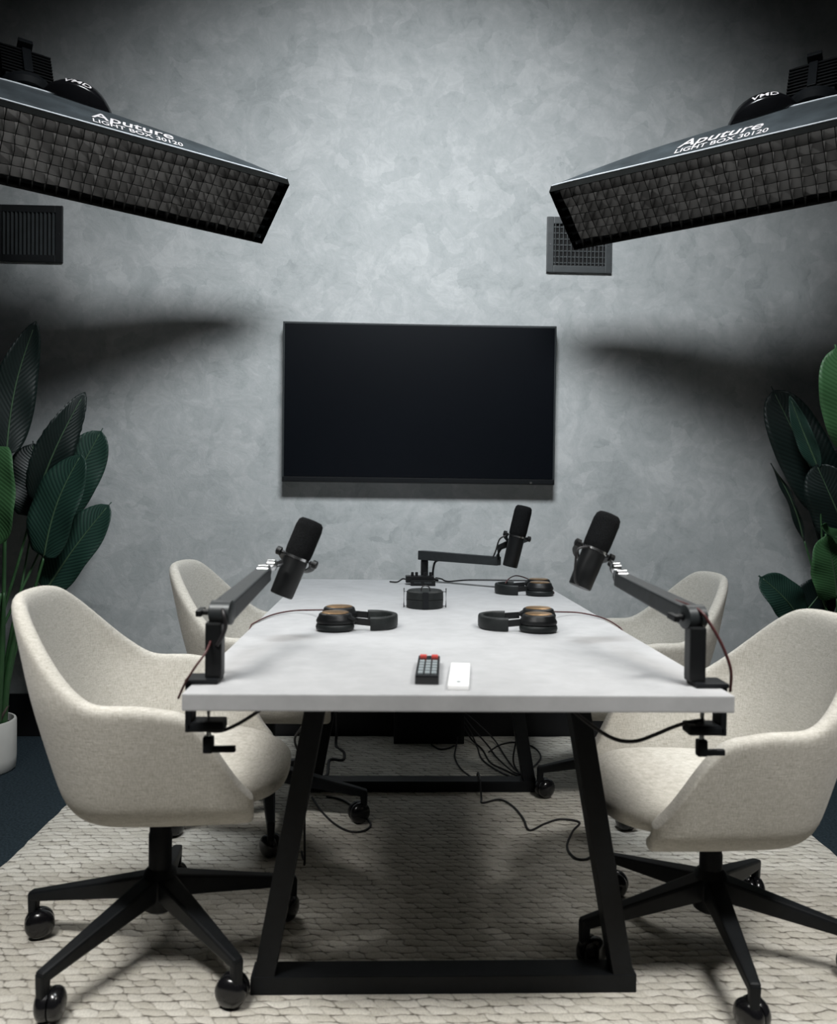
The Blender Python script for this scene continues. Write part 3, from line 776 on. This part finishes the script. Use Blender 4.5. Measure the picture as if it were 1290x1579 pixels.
ex = [((-1.655, 1.25, 3.40), .010), ((-1.585, 1.06, 3.50), .008), ((-1.53, .99, 3.56), .007), ((-1.515, .84, 3.42), .009), ((-1.525, .70, 3.46), .008), ((-1.655, 1.28, 3.30), .007), ((-1.62, 1.0, 3.58), .007)]
for k, ((x, z, y), r) in enumerate(ex):
    bx = PL[0]+.085*math.cos(k*2.1)*.7+.03; by = PL[1]+.05*math.sin(k*2.1)
    stem(t, [(bx-PL[0], by-PL[1], .17), lp(bx+.25*(x-bx), .17+.40*(z-.17), by+.3*(y-by)), lp(bx+.7*(x-bx), .17+.75*(z-.17), by+.7*(y-by)), lp(x, z, y)], r)
for k in range(11):      # sheathing stalks at the foot
    a = k*.57; bx = .075*math.cos(a)+.025; by = .05*math.sin(a)-.02; h = random.uniform(.35, .62)
    bm = B(); pts = spline([(bx, by, .16), (bx*1.1+.01, by, .16+h*.5), (bx*1.25+random.uniform(-.01, .05), by*1.1, .16+h)], 8)
    tube(bm, pts, [.017*(1-.8*(i/len(pts))**1.5) for i in range(len(pts))], 8); obj('stalk', bm, M_stem, t, smooth=True)
bm = B(); tube(bm, [(.085, -.03, .16), (.105, -.035, .225), (.125, -.03, .262)], [.006, .007, .003], 7); tube(bm, [(.08, -.02, .16), (.115, .0, .258)], [.005, .003], 6); obj('dry_husk', bm, M_twig, t, smooth=True)

PR = (1.74, 3.42, 0)
t = thing('potted_plant', 'tall broad leaved green plant partly hidden behind the chair at right', 'plant', PR, group='broad leaved plants beside the wall')
pot(t, .135, .20)
rp = lambda x, z, y=3.5: (x-PR[0], y-PR[1], z)
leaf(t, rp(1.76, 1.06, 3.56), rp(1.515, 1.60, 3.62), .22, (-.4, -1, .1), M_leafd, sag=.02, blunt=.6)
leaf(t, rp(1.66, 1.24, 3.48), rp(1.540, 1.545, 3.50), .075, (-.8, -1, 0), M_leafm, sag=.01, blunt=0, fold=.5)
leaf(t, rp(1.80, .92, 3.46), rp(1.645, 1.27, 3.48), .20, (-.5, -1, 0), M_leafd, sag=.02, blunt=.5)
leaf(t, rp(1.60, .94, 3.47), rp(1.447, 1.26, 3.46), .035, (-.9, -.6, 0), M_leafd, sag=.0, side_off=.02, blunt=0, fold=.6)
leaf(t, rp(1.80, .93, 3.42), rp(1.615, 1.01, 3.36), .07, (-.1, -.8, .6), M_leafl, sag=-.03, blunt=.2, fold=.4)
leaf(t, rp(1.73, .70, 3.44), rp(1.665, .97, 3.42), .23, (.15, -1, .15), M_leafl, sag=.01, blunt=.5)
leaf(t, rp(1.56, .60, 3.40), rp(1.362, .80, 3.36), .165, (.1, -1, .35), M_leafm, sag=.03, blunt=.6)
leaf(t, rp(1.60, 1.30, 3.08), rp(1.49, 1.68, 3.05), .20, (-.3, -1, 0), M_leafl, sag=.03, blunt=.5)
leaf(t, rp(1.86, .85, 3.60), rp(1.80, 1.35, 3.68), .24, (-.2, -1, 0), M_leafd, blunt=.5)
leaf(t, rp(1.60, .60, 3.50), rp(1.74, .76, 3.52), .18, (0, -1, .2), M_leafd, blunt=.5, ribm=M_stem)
ex = [((1.76, 1.06, 3.56), .008), ((1.66, 1.24, 3.48), .006), ((1.80, .92, 3.46), .008), ((1.60, .94, 3.47), .006), ((1.80, .93, 3.42), .006), ((1.73, .70, 3.44), .008), ((1.56, .60, 3.40), .007), ((1.60, 1.30, 3.08), .007), ((1.86, .85, 3.60), .008), ((1.60, .60, 3.50), .006)]
for k, ((x, z, y), r) in enumerate(ex):
    bx = PR[0]+.05*math.cos(k*2.1); by = PR[1]+.05*math.sin(k*2.1)
    stem(t, [(bx-PR[0], by-PR[1], .17), rp(bx+.25*(x-bx), .17+.40*(z-.17), by+.3*(y-by)), rp(bx+.7*(x-bx), .17+.75*(z-.17), by+.7*(y-by)), rp(x, z, y)], r)
for k in range(8):
    a = k*.8; bx = .06*math.cos(a); by = .05*math.sin(a); h = random.uniform(.25, .45)
    bm = B(); pts = spline([(bx, by, .16), (bx*1.1, by, .16+h*.5), (bx*1.3, by*1.1, .16+h)], 8)
    tube(bm, pts, [.016*(1-.8*(i/len(pts))**1.5) for i in range(len(pts))], 8); obj('stalk', bm, M_stem, t, smooth=True)

# ================================================================== FLOOR BOX AND CABLES
t = thing('equipment_box', 'black equipment box on the rug against the wall', 'box', (.0505, 3.745, ZR))
bm = B(); box(bm, (0, 0, .17), (.31, .12, .34), bev=.003); obj('box_casing', bm, M_plast, t)
bm = B(); box(bm, (0, -.0605, .17), (.285, .002, .31), bev=.0005); obj('front_panel', bm, M_steel, t)
zc = ZR+.004
def fc(pts, label, r=.0035, m=None):
    tag(cable('black_cable', [(x, y, z) for x, y, z in pts], r, m or M_cable), label, 'cable', 'black cables on the rug')
f3 = lambda L: [(x, y, zc) for x, y in L]
fc([(.175, 3.672, .05)]+f3([(.167, 3.64), (.149, 3.483), (.165, 3.326), (.208, 3.22)])+[(.212, 3.185, .048), (.212, 3.150, .064), (.211, 3.080, .064), (.210, 3.050, .045), (.209, 3.01, zc)]+f3([(.209, 2.966), (.273, 2.998), (.311, 2.935), (.33, 2.822), (.335, 2.722), (.396, 2.776), (.459, 2.816), (.514, 2.787), (.475, 2.711), (.432, 2.595), (.437, 2.514), (.467, 2.501), (.50, 2.53)]),
   'thin black cable wandering from the equipment box across the rug to the right')
fc(f3([(-.40, 3.02), (-.358, 2.893), (-.305, 2.778), (-.249, 2.713), (-.20, 2.724), (-.19, 2.80), (-.28, 2.98), (-.35, 3.03)]), 'thin black cable curled on the rug beside the far left chair base')
fc([(-.36, 3.70, .30), (-.353, 3.68, .10)]+f3([(-.354, 3.643), (-.316, 3.551), (-.315, 3.447)])+f3([(-.368, 3.447), (-.365, 3.263), (-.398, 3.24)]), 'thick black cord dropping to the rug at the left behind the table frame', .006)
zz = .0
bun = [[(.206, 3.74, .10), (.235, 3.72, .06), (.258, 3.648, zc), (.262, 3.45, zc), (.32, 3.29, zc), (.366, 3.235, zc), (.40, 3.22, zc)],
       [(.206, 3.75, .12), (.25, 3.72, .07), (.306, 3.66, zc), (.321, 3.467, zc+.007), (.361, 3.29, zc+.007), (.392, 3.25, zc+.007), (.41, 3.24, zc)],
       [(.206, 3.73, .08), (.24, 3.70, .03), (.275, 3.60, zc), (.29, 3.42, zc), (.335, 3.33, zc), (.375, 3.26, zc), (.40, 3.255, zc+.005)],
       [(.206, 3.755, .14), (.27, 3.74, .09), (.34, 3.70, .03), (.36, 3.52, zc), (.37, 3.40, zc), (.385, 3.31, zc), (.405, 3.27, zc)]]
for q, lb in zip(bun, ('lowest black cable of the bundle leaving the equipment box', 'middle black cable of the bundle leaving the equipment box', 'black cable lying innermost in the bundle beside the equipment box', 'outermost black cable of the bundle leaving the equipment box')):
    fc(q, lb)
fc([(.355, 3.20, .55), (.352, 3.21, .40), (.375, 3.27, .20), (.37, 3.33, .06), (.385, 3.30, zc+.004), (.40, 3.26, zc)], 'black cable hanging down beside the far right table leg')
fc([(.30, 3.56, zc)]+f3([(.36, 3.66), (.43, 3.70), (.50, 3.64), (.512, 3.50), (.46, 3.37), (.42, 3.33)]), 'thin black cable looping on the rug behind the far right table leg')
fc(f3([(.06, 3.665), (.09, 3.60), (.13, 3.61), (.16, 3.65)]), 'short black cable arc on the rug before the equipment box')
fc([(-.30, 1.95, .71), (-.335, 2.1, .55), (-.385, 2.3, .44), (-.38, 2.4, .36), (-.372, 2.42, .30), (-.37, 2.44, .12), (-.372, 2.47, zc), (-.39, 2.56, zc)], 'thin black cable hanging from the underside of the table at left')
